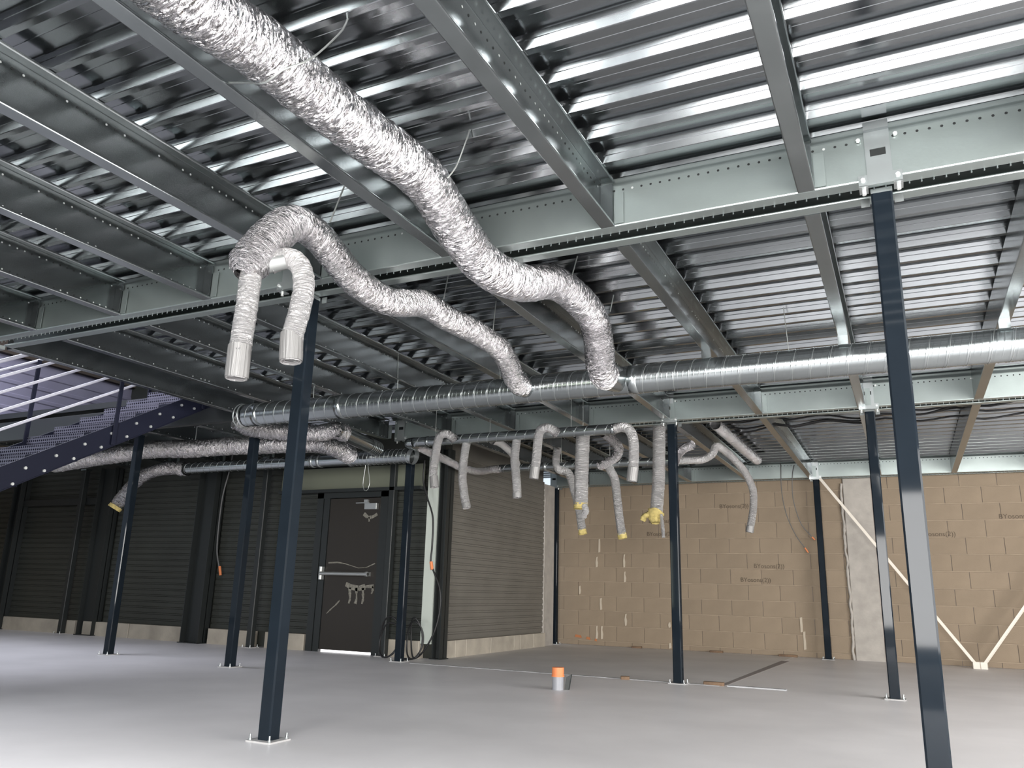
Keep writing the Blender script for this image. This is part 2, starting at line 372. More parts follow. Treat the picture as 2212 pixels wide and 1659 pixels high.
# ceiling: trapezoidal steel deck sheets, four ribs each
ce = struct('ceiling')
P_ = .262; Y0 = 3.005
def rib(y):                                                     # near web, bottom flat, far web
    return [(y-.030, ZJ+.062), (y-.0195, ZJ+.040), (y-.0235, ZJ+.037), (y-.0205, ZJ+.034), (y-.005, ZJ+.0015), (y, ZJ), (y+.032, ZJ), (y+.050, ZJ+.060), (y+.053, ZJ+.062),
            (y+.128, ZJ+.062), (y+.131, ZJ+.0605), (y+.134, ZJ+.062)]
line = []
for k in range(4): line += rib(k*P_)
line.append((4*P_-.030, ZJ+.062))
ms = MB().sheet(line, .0012, 'x', XL, XR).mesh('deck_sheet', 'deck')
ms_left = MB().sheet(line, .0012, 'x', -17.2, XL-.05).mesh('deck_sheet', 'deck')
n0 = -2
k = n0
while True:
    y = Y0+k*4*P_
    if y > 14.6: break
    o = bpy.data.objects.new('deck_sheet', ms); C.objects.link(o); o.parent = ce; o.location = (0, y, 0)
    if 7.4 < y < 10.1: 
        o = bpy.data.objects.new('deck_sheet', ms_left); C.objects.link(o); o.parent = ce; o.location = (0, y, 0)
    k += 1
MB().box(XL, .95, ZJ+.066, 6.8, 15.1, 3.5).build('deck_blocking_slab', 'concrete', ce)  # slab added over the sheets to block light from above
MB().box(-17.2, 7.45, ZJ+.066, XL, 10.15, 3.42).build('deck_blocking_slab', 'coldark', ce)  # added slab; its dark colour paints the shade behind the stair
rf = struct('roof')
MB().box(-18.2, -7, 5.6, -12.4, 10.3, 5.8).build('roof_panel', 'brown', rf)
MB().box(-12.4, 7.3, 5.6, -8.0, 10.3, 5.8).build('roof_panel', 'brown', rf)
MB().box(-8.0, 2.5, 5.6, 7, 15.3, 5.8).build('roof_panel', 'brown', rf)
MB().box(-18.2, -7.4, 9.2, 7, 2.6, 9.4).build('roof_panel', 'brown', rf)

# ------------------------------------------------------------------ main beams (double channels) and joists
def holes(m, pts, r, axis, dark=.85, rnd=random.Random(3)):
    for p in pts:
        m.m = 0 if rnd.random() < dark else 1  # a random share of the dots is pale, the rest dark
        vs = []
        for k in range(6):
            t = math.pi/3*k; a, b_ = r*math.cos(t), r*math.sin(t)
            vs.append((p[0], p[1]+a, p[2]+b_) if axis == 'x' else ((p[0]+a, p[1], p[2]+b_) if axis == 'y' else (p[0]+a, p[1]+b_, p[2])))
        m.add(vs, [(0, 1, 2, 3, 4, 5)])
    m.m = 0
def main_beam(yw, x0, x1, label, double=True):
    """yw: face of the near web. near channel, far channel, bolt holes, bolts in the slot."""
    r = empty('main_beam', (x0, yw, ZB), label, 'beam', 'main beams of the mezzanine'); L = x1-x0
    def chan(s, y):    # profile in (y, z), web outside, flanges turned into the middle
        pr = [(y+s*.072, .016), (y+s*.085, .012), (y+s*.085, 0), (y, 0), (y, .258), (y+s*.022, .285), (y+s*.022, .315), (y+s*.085, .315), (y+s*.085, .30)]
        return rounded(pr, .008)
    MB().sheet(chan(1, 0), -.003, 'x', 0, L).build('near_channel', 'beam', r)
    if double: MB().sheet(chan(-1, .275), .003, 'x', 0, L).build('far_channel', 'beam', r)
    m = MB(); n = int(L/.054)
    holes(m, [(.03+i*.054, -.0012, .222) for i in range(n)], .0075, 'y', .96)
    holes(m, [(.03+i*.054, -.0012, .03) for i in range(n)] if not double else [], .0075, 'y', .96)
    m.build('hole_row', ['hole', 'pale_zinc'], r, kind='stuff')
    if double:
        b = MB()
        for i in range(n): b.cyl((.03+i*.054, .088, .004), (.03+i*.054, .088, -.010), .0045, 6)
        b.build('bolt_row', 'galv', r, kind='stuff')
        MB().box(0, .086, .05, L, .188, .06).build('slot_shadow_plate', 'galv', r)
    return r
BY = [3.99, 9.20, 14.55]
main_beam(BY[0], -7.2, XR, 'nearest main beam crossing the whole picture, double grey steel channel with slotted underside')
nb = bpy.data.objects['main_beam']
MB().bbox(-.10, -.02, -.035, .02, .20, -.002, .006).build('end_bracket', 'zinc', nb)
MB().cyl((-.03, -.02, -.018), (-.03, -.034, -.018), .012, 6, smooth=False).build('bracket_bolt', 'pale_zinc', nb)
main_beam(BY[1], -6.35, XR, 'middle main beam seen behind and below the large spiral duct')
main_beam(BY[2], -6.25, XR, 'far edge beam running along the top of the tan block wall')

def joist_proto(L):
    r = empty('floor_joist', (0, 0, 0), '', 'joist', 'steel floor joists under the deck')
    h = ZJ-ZB; w_ = .085
    pr = rounded([(-.004, .018), (0, .012), (0, 0), (-w_, 0), (-w_, h), (0, h), (0, h-.012), (-.004, h-.018)], .006)
    MB().sheet(pr, -.003, 'y', 0, L).build('channel', 'galv', r)
    m = MB(); n = int(L/.055); xs = -w_+.0045
    holes(m, [(xs, .04+i*.055, .052) for i in range(n)]+[(xs, .06+i*.055, h-.052) for i in range(n)], .0065, 'x', .62)
    m.build('hole_row', ['hole', 'pale_zinc'], r, kind='stuff')
    for yy_ in (.012, L-.012): MB().box(-w_+.004, yy_-.008, .025, -.006, yy_+.008, h-.03).build('end_plate', 'galv', r)
    for yy_, s in ((.006, 1), (L-.006, -1)): MB().box(.001, min(yy_, yy_+s*.004)-.002, .01, .055, max(yy_, yy_+s*.004), .20).build('end_cleat', 'beam', r)
    return r
JX = [.845, -.26, -1.335, -2.40, -3.43, -4.455, -5.42, -6.45]
bays = [('near bay in front of the first beam', .95, BY[0]), ('middle bay over the large spiral duct', BY[0]+.277, BY[1]), ('far bay before the block wall', BY[1]+.277, BY[2])]
for bi, (bn, a, b_) in enumerate(bays):
    proto = None
    for i, x in enumerate(JX+([1.93] if bi == 2 else [])):
        if bi == 2 and x < -6: continue
        lb = 'galvanized joist in the %s, %s from the right' % (bn, ORD[i] if i < len(JX) else 'beyond the first')
        if i == 8: lb = 'galvanized joist at the extreme right edge of the far bay'
        if proto is None:
            proto = joist_proto(b_-a-.004); proto.location = (x, a+.002, ZB); proto['label'] = lb
        else: dup(proto, (x, a+.002, ZB), lb)
# edge trimmer of the deck along the stair well
def edge_beam(x, y0, y1, label):
    r = empty('edge_beam', (x, y0, ZB), label, 'beam'); L = y1-y0
    pr = rounded([(.07, .016), (.085, .012), (.085, 0), (0, 0), (0, .30), (.085, .30), (.085, .285)], .008)
    MB().sheet(pr, -.003, 'y', 0, L).build('channel', 'galv', r)
    m = MB(); n = int(L/.055); holes(m, [(.004, .05+i*.055, .05) for i in range(n)], .0065, 'x', .75); m.build('hole_row', ['hole', 'pale_zinc'], r, kind='stuff')
    return r
edge_beam(-7.30, 4.27, 7.42, 'grey edge beam of the deck alongside the stair well')
edge_beam(-7.30, .95, 3.98, 'grey edge beam on the left of the near bay')
# smaller deck at the left, over the door
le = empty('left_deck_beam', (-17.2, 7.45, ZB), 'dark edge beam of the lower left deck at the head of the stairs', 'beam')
MB().sheet(rounded([(.085, .012), (.085, 0), (0, 0), (0, .30), (.085, .30)], .008), -.003, 'x', 0, 9.85).build('channel', 'coldark', le)  # dark colour paints in the shade on this galvanized beam
pr = None
for i, x in enumerate((-8.35, -9.4, -10.5, -11.6, -12.7)):
    lb = 'joist under the dark left deck above the door, %s from the right' % ORD[i]
    if pr is None: pr = joist_proto(2.55); pr.location = (x, 7.55, ZB); pr['label'] = lb; pr['group'] = 'joists of the left deck'
    else: dup(pr, (x, 7.55, ZB), lb, 'joists of the left deck')

# ------------------------------------------------------------------ columns
def column(name, x, y, label, top=ZB, bracket=True, w_=.10, mat_='col', plate=True, byw=None):
    r = empty(name, (x, y, 0), label, 'column', 'dark steel columns'); h = w_/2
    MB().bbox(-h, -h, .008, h, h, top-.03, .009).build('shaft', mat_, r)
    if plate:
        MB().bbox(-.10, -.10, 0, .10, .10, .009, .006).build('base_plate', 'dusty', r)
        for sx in (-1, 1):
            for sy in (-1, 1):
                MB().cyl((sx*.078, sy*.078, .008), (sx*.078, sy*.078, .02), .011, 6, smooth=False).cyl((sx*.078, sy*.078, .02), (sx*.078, sy*.078, .045), .006, 8).build('anchor_bolt', 'zinc', r)
    if bracket:
        d = byw-y-.006                                          # plate in front of the beam web, folded under
        b = MB()
        pts = [(-.058, -.05), (.058, -.05), (.058, .335), (-.058, .335)]
        b.prism([(-.058, -.03), (.058, -.03), (.058, .125), (-.058, .125)], 'y', d-.004, d)
        b.prism([(-.058, .165), (.058, .165), (.058, .262), (-.058, .262)], 'y', d-.004, d)
        b.prism([(-.058, .125), (-.036, .125), (-.036, .165), (-.058, .165)], 'y', d-.004, d)
        b.prism([(.036, .125), (.058, .125), (.058, .165), (.036, .165)], 'y', d-.004, d)
        sl = MB().box(-.036, d-.001, .125, .036, d+.001, .165).build('slot', 'hole', r); sl.location = (0, 0, ZB)  # dark box fills the slot, painting shade over the beam web
        b.sheet([(d, .262), (d+.022, .292), (d+.022, .335)], -.004, 'x', -.058, .058)
        o = b.build('bracket_plate', 'zinc', r); o.location = (0, 0, ZB)
        lug = MB()
        for s in (-1, 1):
            x0, x1 = sorted((s*.058, s*.10)); lug.box(x0, d-.004, -.03, x1, d+.002, .028); lug.box(x0, d-.004, -.034, x1, d+.08, -.028)
            lug.box(x0, .06, -.045, x1, .066, -.002)
        o = lug.build('lug', 'zinc', r); o.location = (0, 0, ZB)
        for s in (-1, 1):
            o = MB().cyl((s*.079, d-.004, .002), (s*.079, d-.014, .002), .011, 6, smooth=False).build('bolt', 'pale_zinc', r); o.location = (0, 0, ZB)
            o = MB().cyl((s*.079, d+.035, -.034), (s*.079, d+.035, -.06), .010, 6, smooth=False).build('bolt', 'pale_zinc', r); o.location = (0, 0, ZB)
            o = MB().cyl((s*.085, d, .225), (s*.085, d-.012, .225), .011, 6, smooth=False).build('bolt', 'pale_zinc', r); o.location = (0, 0, ZB)
        MB().box(-.05, -.05, top-.03, .05, .05, top-.006).build('head_plate', 'zinc', r)
    else:
        MB().bbox(-.07, -.07, top-.03, .07, .07, top-.002, .005).build('head_plate', 'galv', r)
    return r
Y1, Y2, Y3 = BY[0]+.137, BY[1]+.137, BY[2]+.11
column('steel_column', -3.72, 4.22, 'dark steel column in the left foreground with base plate bolts and a long shadow', byw=BY[0])
column('steel_column', .045, Y1, 'dark steel column nearest the camera at right, its foot below the picture', byw=BY[0])
column('steel_column', -2.42, Y2, 'dark steel column at centre right standing at the floor joint strip', byw=BY[1])
column('steel_column', -.23, Y2+.03, 'dark steel column just left of the big right hand column', byw=BY[1])
column('steel_column', -6.24, 9.48, 'dark column at the wall corner with a black cable coiled round its foot', byw=BY[1])
column('steel_column', -6.17, Y3, 'thin dark column beside the corner concrete pillar at the block wall', byw=BY[2])
column('steel_column', -1.30, Y3, 'dark column against the block wall where the left brace starts', byw=BY[2])
column('steel_column', -7.30, 7.50, 'dark column below the left end of the large spiral duct', bracket=False)
column('steel_column', -9.63, 7.68, 'dark column passing in front of the drooping left foil duct', bracket=False)
column('steel_column', -13.86, 10.0, 'dark column far left standing near the plinth under the stairs', bracket=False, mat_='coldark')
column('steel_column', -9.30, 9.93, 'dark column left of the brown door against the cladding', bracket=False, mat_='coldark')
column('steel_column', -6.86, 10.0, 'dark column right beside the brown door', bracket=False, mat_='coldark')
def hcol(x, y, w_, d, label):
    r = empty('wall_stanchion', (x, y, 0), label, 'column', 'dark wall stanchions')
    m = MB(); m.box(-w_/2, -d/2, 0, -w_/2+.016, d/2, 2.98); m.box(w_/2-.016, -d/2, 0, w_/2, d/2, 2.98); m.box(-w_/2, -.006, 0, w_/2, .006, 2.98)
    m.build('profile', 'coldark', r); MB().box(-w_/2-.03, -d/2-.02, 0, w_/2+.03, d/2, .012).build('base_plate', 'coldark', r); return r
hcol(-10.62, 10.04, .40, .22, 'wide dark wall stanchion midway along the cladding left of the door')
hcol(-13.25, 10.08, .40, .18, 'dark wall stanchion behind the end of the drooping foil duct')
hcol(-15.78, 10.06, .24, .2, 'dark wall stanchion at the extreme left edge')
hcol(-6.05, 10.2, .13, .2, 'dark stanchion where the side wall cladding begins')
g = MB().box(-15.7, 10.05, 2.32, -13.45, 10.15, 2.44).build('girt', 'coldark'); tag(g, 'dark horizontal rail on the cladding at far left', 'rail')
lb_ = empty('lintel_beam', (-9.05, 10.0, 2.40), 'olive grey steel beam spanning above the brown door', 'beam')
MB().box(0, .02, .02, 2.7, .05, .36).build('web', 'olive', lb_); MB().box(0, -.05, -.03, 2.7, .15, .02).build('bottom_flange', 'coldark', lb_)

# ------------------------------------------------------------------ door
dr = struct('door_1', (0, 0, 0))
MB().box(-8.07, 10.07, .035, -7.12, 10.115, 2.28).build('door_leaf', 'door', dr)
fr = MB(); fr.box(-8.32, 10.05, 0, -8.20, 10.2, 2.40).box(-8.19, 10.06, 0, -8.08, 10.2, 2.36).box(-7.11, 10.05, 0, -6.95, 10.2, 2.40).box(-8.32, 10.05, 2.29, -6.95, 10.2, 2.40)
fr.build('door_frame', 'coldark', dr)
MB().box(-8.075, 10.12, .002, -7.115, 10.125, .034).build('daylight_glow_strip', 'dayglow', dr)  # glowing strip stands in for daylight under the door
pb = MB().cyl((-8.10, 9.99, 1.14), (-7.22, 9.99, 1.14), .028, 12).build('panic_bar', 'silver', dr)
MB().bbox(-8.14, 9.98, 1.05, -8.08, 10.08, 1.24, .02).build('bar_bracket', 'silver', pb); MB().bbox(-7.27, 9.98, 1.11, -7.22, 10.08, 1.17, .01).build('bar_bracket', 'silver', pb)
cl = MB().bbox(-7.38, 10.0, 2.10, -7.15, 10.07, 2.19, .01).build('door_closer', 'silver', dr)
MB().bar((-7.55, 10.03, 2.20), (-7.30, 10.03, 2.20), .02, .012).box(-7.40, 10.02, 2.19, -7.33, 10.06, 2.25).build('closer_arm', 'silver', cl)
rp = random.Random(5); sm = MB()
def smear(pts, w0, w1):
    for i in range(len(pts)-1):
        p0, p1 = pts[i], pts[i+1]; a0 = rp.uniform(w0, w1)/2; a1 = rp.uniform(w0, w1)/2
        d = Vector((p1[0]-p0[0], p1[1]-p0[1])).normalized(); n_ = Vector((-d.y, d.x))
        sm.add([(p0[0]+n_.x*a0, 10.066, p0[1]+n_.y*a0), (p0[0]-n_.x*a0, 10.066, p0[1]-n_.y*a0), (p1[0]-n_.x*a1, 10.066, p1[1]-n_.y*a1), (p1[0]+n_.x*a1, 10.066, p1[1]+n_.y*a1)], [(0, 1, 2, 3)])
smear([(-7.66, .99), (-7.55, .95), (-7.42, .93), (-7.30, .96), (-7.15, .97)], .03, .09)
for x in (-7.58, -7.46, -7.34): smear([(x, .94), (x+.01, .86), (x+.02, .78), (x, .71)], .02, .06)
smear([(-7.17, .97), (-7.16, .90), (-7.18, .86)], .02, .05)
smear([(-7.42, 2.04), (-7.35, 1.99), (-7.27, 1.98), (-7.17, 2.03)], .02, .06); smear([(-7.32, 1.99), (-7.31, 1.92)], .02, .03)
smear([(-8.02, 1.30), (-7.85, 1.31), (-7.7, 1.29), (-7.45, 1.23), (-7.3, 1.24), (-7.15, 1.30)], .006, .025); smear([(-7.98, .55), (-7.9, .62), (-7.82, .68), (-7.75, .75)], .01, .03)
sm.build('dried_paste', 'paste', dr)

# ------------------------------------------------------------------ round ducts
def spiral(m, x0, x1, R, pitch=.137, seg=32, ribs=True, ridge=.0042):
    L = x1-x0; base = [0, .0012, .006, .0108, .012]+([.043, .044, .0475, .051, .052, .089, .090, .0935, .097, .098] if ribs else [.06])
    hgt = [0, 0, ridge, 0, 0]+([0, 0, ridge*.55, 0, 0, 0, 0, ridge*.55, 0, 0] if ribs else [0])
    st = []; k = 0
    while k*pitch < L+pitch:
        st += [(k*pitch+b_, h) for b_, h in zip(base, hgt)]; k += 1
    vs = []
    for s_, h in st:
        for q in range(seg):
            t = 2*math.pi*q/seg; x = x0+min(max(s_-pitch*q/seg, 0), L); r = R+h
            vs.append((x, r*math.cos(t), r*math.sin(t)))
    fs = []; n = len(st)
    for i in range(n-1):
        for q in range(seg):
            q2 = (q+1) % seg
            if q2 == 0:    # the helix wraps to the ring one pitch later
                j = len(base)
                if i+j+1 < n: fs.append((i*seg+q, (i+j)*seg, (i+j+1)*seg, (i+1)*seg+q)) if False else fs.append((i*seg+q, i*seg, (i+1)*seg, (i+1)*seg+q))
            else: fs.append((i*seg+q, i*seg+q2, (i+1)*seg+q2, (i+1)*seg+q))
    return m.add(vs, fs, True)
def ring(m, x, R, w_=.03, t=.004, seg=32):
    vs = []; pr = [(x-w_/2, R-.002), (x-w_/2, R+t), (x+w_/2, R+t), (x+w_/2, R-.002)]
    for a, r in pr:
        for q in range(seg): vs.append((a, r*math.cos(2*math.pi*q/seg), r*math.sin(2*math.pi*q/seg)))
    fs = [(i*seg+q, i*seg+(q+1) % seg, (i+1)*seg+(q+1) % seg, (i+1)*seg+q) for i in range(3) for q in range(seg)]
    return m.add(vs, fs, True)
def wire(path, r, parent, name='hanger_wire', m='wire', seg=6):
    return MB().tube(path, r, seg, .04, caps=True).build(name, m, parent)
def seam(parent, x0, x1, R, pitch, r=.0017, m='seam'):
    n = int((x1-x0)/pitch*28); pts = [(x0+(x1-x0)*i/n, R*math.cos(-2*math.pi*i/28), R*math.sin(-2*math.pi*i/28)) for i in range(n+1)]
    return MB().tube(pts, r, 5, resample=False).build('lock_seam', m, parent)
MD = empty('spiral_duct', (0, 6.55, 2.78), 'large galvanized spiral duct crossing the picture under the middle bay', 'duct')
spiral(MB(), -6.52, .95, .125).build('pipe', 'duct', MD)
seam(MD, -6.50, .93, .1265, .137)
for x in (-6.33, -5.19, -2.02): ring(MB(), x, .125, .08).build('coupling', 'duct', MD)
m = MB(); ring(m, -6.55, .127, .012, .006); m.build('end_ring', 'zinc', MD)
MB().cyl((-6.535, 0, 0), (-6.53, 0, 0), .124, 32).build('end_cap', 'galv', MD)
MB().tube([(-6.60+.012*math.sin(t), .135*math.cos(t), .135*math.sin(t)) for t in [i*math.pi/12 for i in range(25)]], .006, 6, .05, resample=False).build('wire_hoop', 'zinc', MD)
m = MB(); ring(m, .95, .125, .06, .006); ring(m, 1.0, .122, .05); m.cyl((.96, 0, 0), (1.02, 0, 0), .123, 32); m.build('right_end_cap', 'duct', MD)
for x in (-5.60, -4.52, -3.35, -.72): wire([(x, 0, .126), (x-.02, 0, .5)], .0035, MD)
for x in (-1.38, -.30, .80):          # joist clips touching the duct top
    MB().box(x-.045, -.02, .126, x+.03, .02, .2).build('hanger_clip', 'galv', MD)
# takeoff collars on the near side
col_ = MB().cyl((-2.16, -.02, 0), (-2.20, -.30, -.02), .112, 28, .118, caps=False); col_.build('branch_collar', 'duct', MD)
m = MB().cyl((-3.04, -.05, 0), (-3.04, -.22, -.02), .094, 24, caps=False); m.build('branch_collar', 'duct', MD)

SD = empty('spiral_duct', (0, 8.75, 2.82), 'slim spiral duct carrying the row of hanging hoses in front of the middle beam', 'duct')
spiral(MB(), -5.72, -2.95, .062, .13, 20, False, .003).build('pipe', 'duct', SD)
seam(SD, -5.70, -2.97, .0632, .13, .0017)
for x in (-5.5, -2.97): ring(MB(), x, .062, .04, .005, 20).build('coupling', 'duct', SD)
MB().tube([(-5.72, 0, 0), (-5.82, .03, 0), (-5.86, .12, 0), (-5.86, .25, 0)], .064, 18, .03).build('elbow', 'duct', SD)
for x in (-5.4, -4.6, -3.5): wire([(x, 0, .06), (x, 0, .45)], .003, SD)
TD = empty('spiral_duct', (0, 10.75, 2.75), 'thin spiral duct furthest back, beyond the middle beam', 'duct')
spiral(MB(), -5.45, -2.85, .058, .14, 18, False, .003).build('pipe', 'duct', TD)
seam(TD, -5.43, -2.97, .0592, .14, .0017)
for x in (-4.85, -4.70, -2.9): ring(MB(), x, .058, .05, .006, 18).build('coupling', 'zinc', TD)
MB().cyl((-2.95, 0, 0), (-2.72, 0, 0), .085, 20).build('end_silencer', 'galv', TD)
for x in (-4.9, -4.45, -3.7): wire([(x, 0, .06), (x, 0, .5)], .003, TD)
LD = empty('spiral_duct', (0, 9.05, 2.70), 'stepped spiral duct above the brown door with an open right end', 'duct')
spiral(MB(), -10.25, -7.62, .082, .137, 22).build('left_pipe', 'duct', LD)
seam(LD, -10.2, -7.64, .083, .137)
seam(LD, -6.93, -5.98, .101, .07)
m = MB(); m.cyl((-7.62, 0, 0), (-6.95, 0, 0), .088, 24, caps=False); m.build('plain_pipe', 'duct', LD)
spiral(MB(), -6.95, -5.97, .10, .07, 26, False, .004).build('right_pipe', 'duct', LD)
for x in (-7.62, -7.5, -6.95): ring(MB(), x, .09 if x < -7 else .10, .04, .005, 24).build('coupling', 'zinc', LD)
m = MB(); m.cyl((-5.97, 0, 0), (-5.90, 0, -.02), .10, 26, .108, caps=False); m.build('open_rim', 'zinc', LD)
MB().cyl((-5.975, 0, 0), (-5.97, 0, 0), .097, 26).build('dark_mouth', 'coldark', LD)
wire([(-6.70, .0, -.09), (-6.72, 0, -.38), (-6.66, 0, -.46), (-6.61, 0, -.36), (-6.66, 0, -.1)], .004, LD, 'wire_loop')
XD = empty('spiral_duct', (0, 0, 0), 'short olive grey duct running back from the crumpled foil duct under the edge joist', 'duct')
MB().tube([(-6.16, 7.66, 2.81), (-6.30, 8.75, 2.76)], .095, 22, .05).build('pipe', 'duct', XD)
m = MB()
for i in range(6): m.tube([(-6.265-.006*i, 8.48+.045*i, 2.772-.002*i), (-6.267-.006*i, 8.495+.045*i, 2.771-.002*i)], .102, 22, .05)
m.build('ribbed_collar', 'zinc', XD)

# ------------------------------------------------------------------ flexible foil ducts
BF = empty('flexible_duct', (-2.1, 1.2, 2.9), 'big crinkled silver foil duct sweeping from the top left down to the spiral duct', 'flexible duct')
BF.location = (0, 0, 0)
MB().tube([(-2.08, -.6, 2.98), (-2.09, .4, 2.95), (-2.1, 1.2, 2.93), (-2.1, 1.6, 2.93), (-2.1, 1.97, 2.975), (-2.1, 2.35, 2.98), (-2.1, 2.72, 3.0), (-2.1, 3.15, 3.02), (-2.1, 3.51, 2.90), (-2.1, 3.88, 2.815), (-2.1, 4.4, 2.90),
           (-2.1, 4.85, 3.08), (-2.1, 5.3, 3.13), (-2.11, 5.72, 3.10), (-2.13, 5.92, 2.95), (-2.17, 6.08, 2.80), (-2.20, 6.26, 2.765)], .122, 40, .016, jit=.028, ring=.022, wrinkle=.02, lump=.012, seed=11).build('foil_sleeve', 'foil', BF)
m = MB().tube([(-2.19, 6.20, 2.768), (-2.205, 6.30, 2.765)], .125, 28, .02, jit=.03).build('foil_tape', 'foil_ring', BF)
for path in ([(-2.405, 2.10, 3.0), (-2.22, 2.035, 2.905), (-2.09, 2.0, 2.845), (-2.0, 1.99, 2.868), (-1.965, 2.045, 2.924), (-1.955, 2.094, 2.979), (-1.945, 2.152, 3.066), (-1.93, 2.229, 3.20), (-1.93, 2.26, 3.29)],
             [(-1.985, 3.199, 3.02), (-1.95, 3.229, 3.097), (-1.9, 3.228, 3.221), (-1.88, 3.234, 3.30)],
             [(-1.98, 4.95, 3.15), (-1.94, 4.95, 3.29)], [(-1.98, 5.78, 3.15), (-1.95, 5.78, 3.29)]):
    wire(path, .0045, BF, 'strap')
SF = empty('flexible_duct', (0, 0, 0), 'medium crinkled foil duct arching from the two hose outlet to the spiral duct', 'flexible duct')
MB().tube([(-3.04, 2.90, 2.53), (-3.03, 2.96, 2.65), (-3.01, 3.06, 2.82), (-3.0, 3.16, 2.93), (-3.0, 3.27, 2.98), (-3.0, 3.47, 2.955), (-3.0, 3.77, 2.84), (-3.0, 4.12, 2.815), (-3.0, 4.35, 2.87), (-3.0, 4.62, 2.955), (-3.0, 4.97, 2.955), (-3.0, 5.42, 2.985),
           (-3.0, 5.82, 2.97), (-3.01, 6.05, 2.88), (-3.03, 6.22, 2.79), (-3.04, 6.40, 2.765)], .098, 34, .014, jit=.028, ring=.03, wrinkle=.018, lump=.01, rfun=lambda L: (1.14 if L > .09 else .45+.69*math.sin(math.pi/2*(L/.09))) if L < .35 else max(.98, 1.14-.16*(L-.35)/.3), seed=12).build('foil_sleeve', 'foil_ring', SF)
wire([(-2.92, 3.42, 3.05), (-2.86, 3.45, 3.29)], .005, SF, 'strap'); wire([(-2.92, 4.75, 3.03), (-2.90, 4.78, 3.29)], .004, SF, 'strap'); wire([(-2.92, 5.55, 3.03), (-2.90, 5.55, 3.29)], .004, SF, 'strap')
MB().cyl((-2.98, 3.0, 2.62), (-2.90, 3.06, 2.655), .05, 16).build('side_outlet', 'silver', SF)
LF = empty('flexible_duct', (0, 0, 0), 'long level foil duct at far left behind the dark columns', 'flexible duct')
MB().tube([(-12.0, 8.1, 2.70), (-11.2, 8.1, 2.76), (-10.5, 8.1, 2.80), (-9.85, 8.1, 2.83), (-9.0, 8.1, 2.80), (-8.3, 8.1, 2.80), (-7.46, 8.1, 2.78), (-6.86, 8.16, 2.76), (-6.72, 8.40, 2.74), (-6.8, 8.8, 2.71)], .125, 30, .022, jit=.04, ring=.05, lump=.015, seed=13).build('foil_sleeve', 'foil_ring', LF)
wire([(-9.0, 8.1, 2.92), (-9.0, 8.1, 3.29)], .005, LF, 'strap')
CF = empty('flexible_duct', (0, 0, 0), 'crumpled foil duct hanging just below the left end of the large spiral duct', 'flexible duct')
MB().tube([(-7.15, 7.0, 2.86), (-7.04, 7.25, 2.79), (-6.78, 7.46, 2.77), (-6.43, 7.62, 2.77), (-6.20, 7.68, 2.80), (-6.16, 7.85, 2.80)], .105, 26, .02, jit=.06, ring=.06, lump=.03, seed=14).build('foil_sleeve', 'foil_ring', CF)
DF = empty('flexible_duct', (0, 0, 0), 'drooping foil hose at far left ending in yellow wool', 'flexible duct')
MB().tube([(-10.2, 9.05, 2.70), (-10.5, 9.0, 2.71), (-10.78, 8.98, 2.68), (-10.98, 8.9, 2.58), (-11.12, 8.8, 2.36), (-11.24, 8.7, 2.08)], .10, 24, .02, jit=.06, ring=.05, lump=.03, seed=15).build('foil_sleeve', 'foil_ring', DF)
MB().tube([(-11.23, 8.71, 2.10), (-11.25, 8.69, 2.05)], .105, 20, .02, jit=.08, caps=True).build('insulation_end', 'wool', DF)
MB().tube([(-10.16, 9.05, 2.70), (-10.3, 9.05, 2.70)], .115, 20, .02, jit=.12).build('foil_tape', 'foil_ring', DF)
RF = empty('flexible_duct', (0, 0, 0), 'foil duct tucked up against the deck of the far bay above the long drooping hose', 'flexible duct')
MB().tube([(-2.12, 10.4, 3.15), (-2.10, 11.3, 3.14), (-2.08, 12.2, 3.12), (-2.06, 13.3, 3.12)], .075, 18, .03, jit=.04, ring=.06, seed=16).build('foil_sleeve', 'foil_ring', RF)

# ------------------------------------------------------------------ hanging hoses
GH = 'hoses hanging open from the small ducts'
def hose(path, r, label, cuff=.16, wool=False, mat_='hose', seed=1, neck=False, group=GH):
    o = empty('flexible_hose', (0, 0, 0), label, 'hose', group)
    P = smooth_path(path, .015); L = sum((P[i+1]-P[i]).length for i in range(len(P)-1))
    MB().tube(path, r, 20, .015, jit=.025, ring=.02, wrinkle=.02, seed=seed).build('sleeve', mat_, o)
    d = (P[-1]-P[-3]).normalized(); e = P[-1]
    if cuff:
        MB().tube([e-d*cuff, e-d*cuff*.5, e+d*.004], r*1.06, 22, .03, jit=.02, seed=seed+40).build('cuff', 'cuff', o)
        MB().tube([e-d*.015, e+d*.010], r*.96, 22, .012, jit=.05, seed=seed+41).build('rim', 'hose', o)
        MB().cyl(e-d*.03, e-d*.025, r*.98, 20).build('dark_mouth', 'coldark', o)
    if wool:
        MB().tube([e-d*.02, e+d*.02, e+d*.05], r*1.02, 18, .012, jit=.12, seed=seed+50).build('insulation_end', 'wool', o)
        MB().cyl(e+d*.0, e+d*.005, r*.8, 16).build('dark_mouth', 'coldark', o)
    if neck:
        MB().tube([P[0]+(P[0]-P[3]).normalized()*.01, P[2]], r*1.12, 18, .01, jit=.08, seed=seed+60).build('foil_tape', 'foil_ring', o)
    return o
hose([(-3.02, 2.95, 2.58), (-3.025, 2.95, 2.45), (-3.03, 2.95, 2.30), (-3.04, 2.95, 2.14), (-3.04, 2.95, 1.985)], .057, 'thick woven foil hose hanging straight down, left one of the front pair', .17, seed=21, group='front pair of hoses')
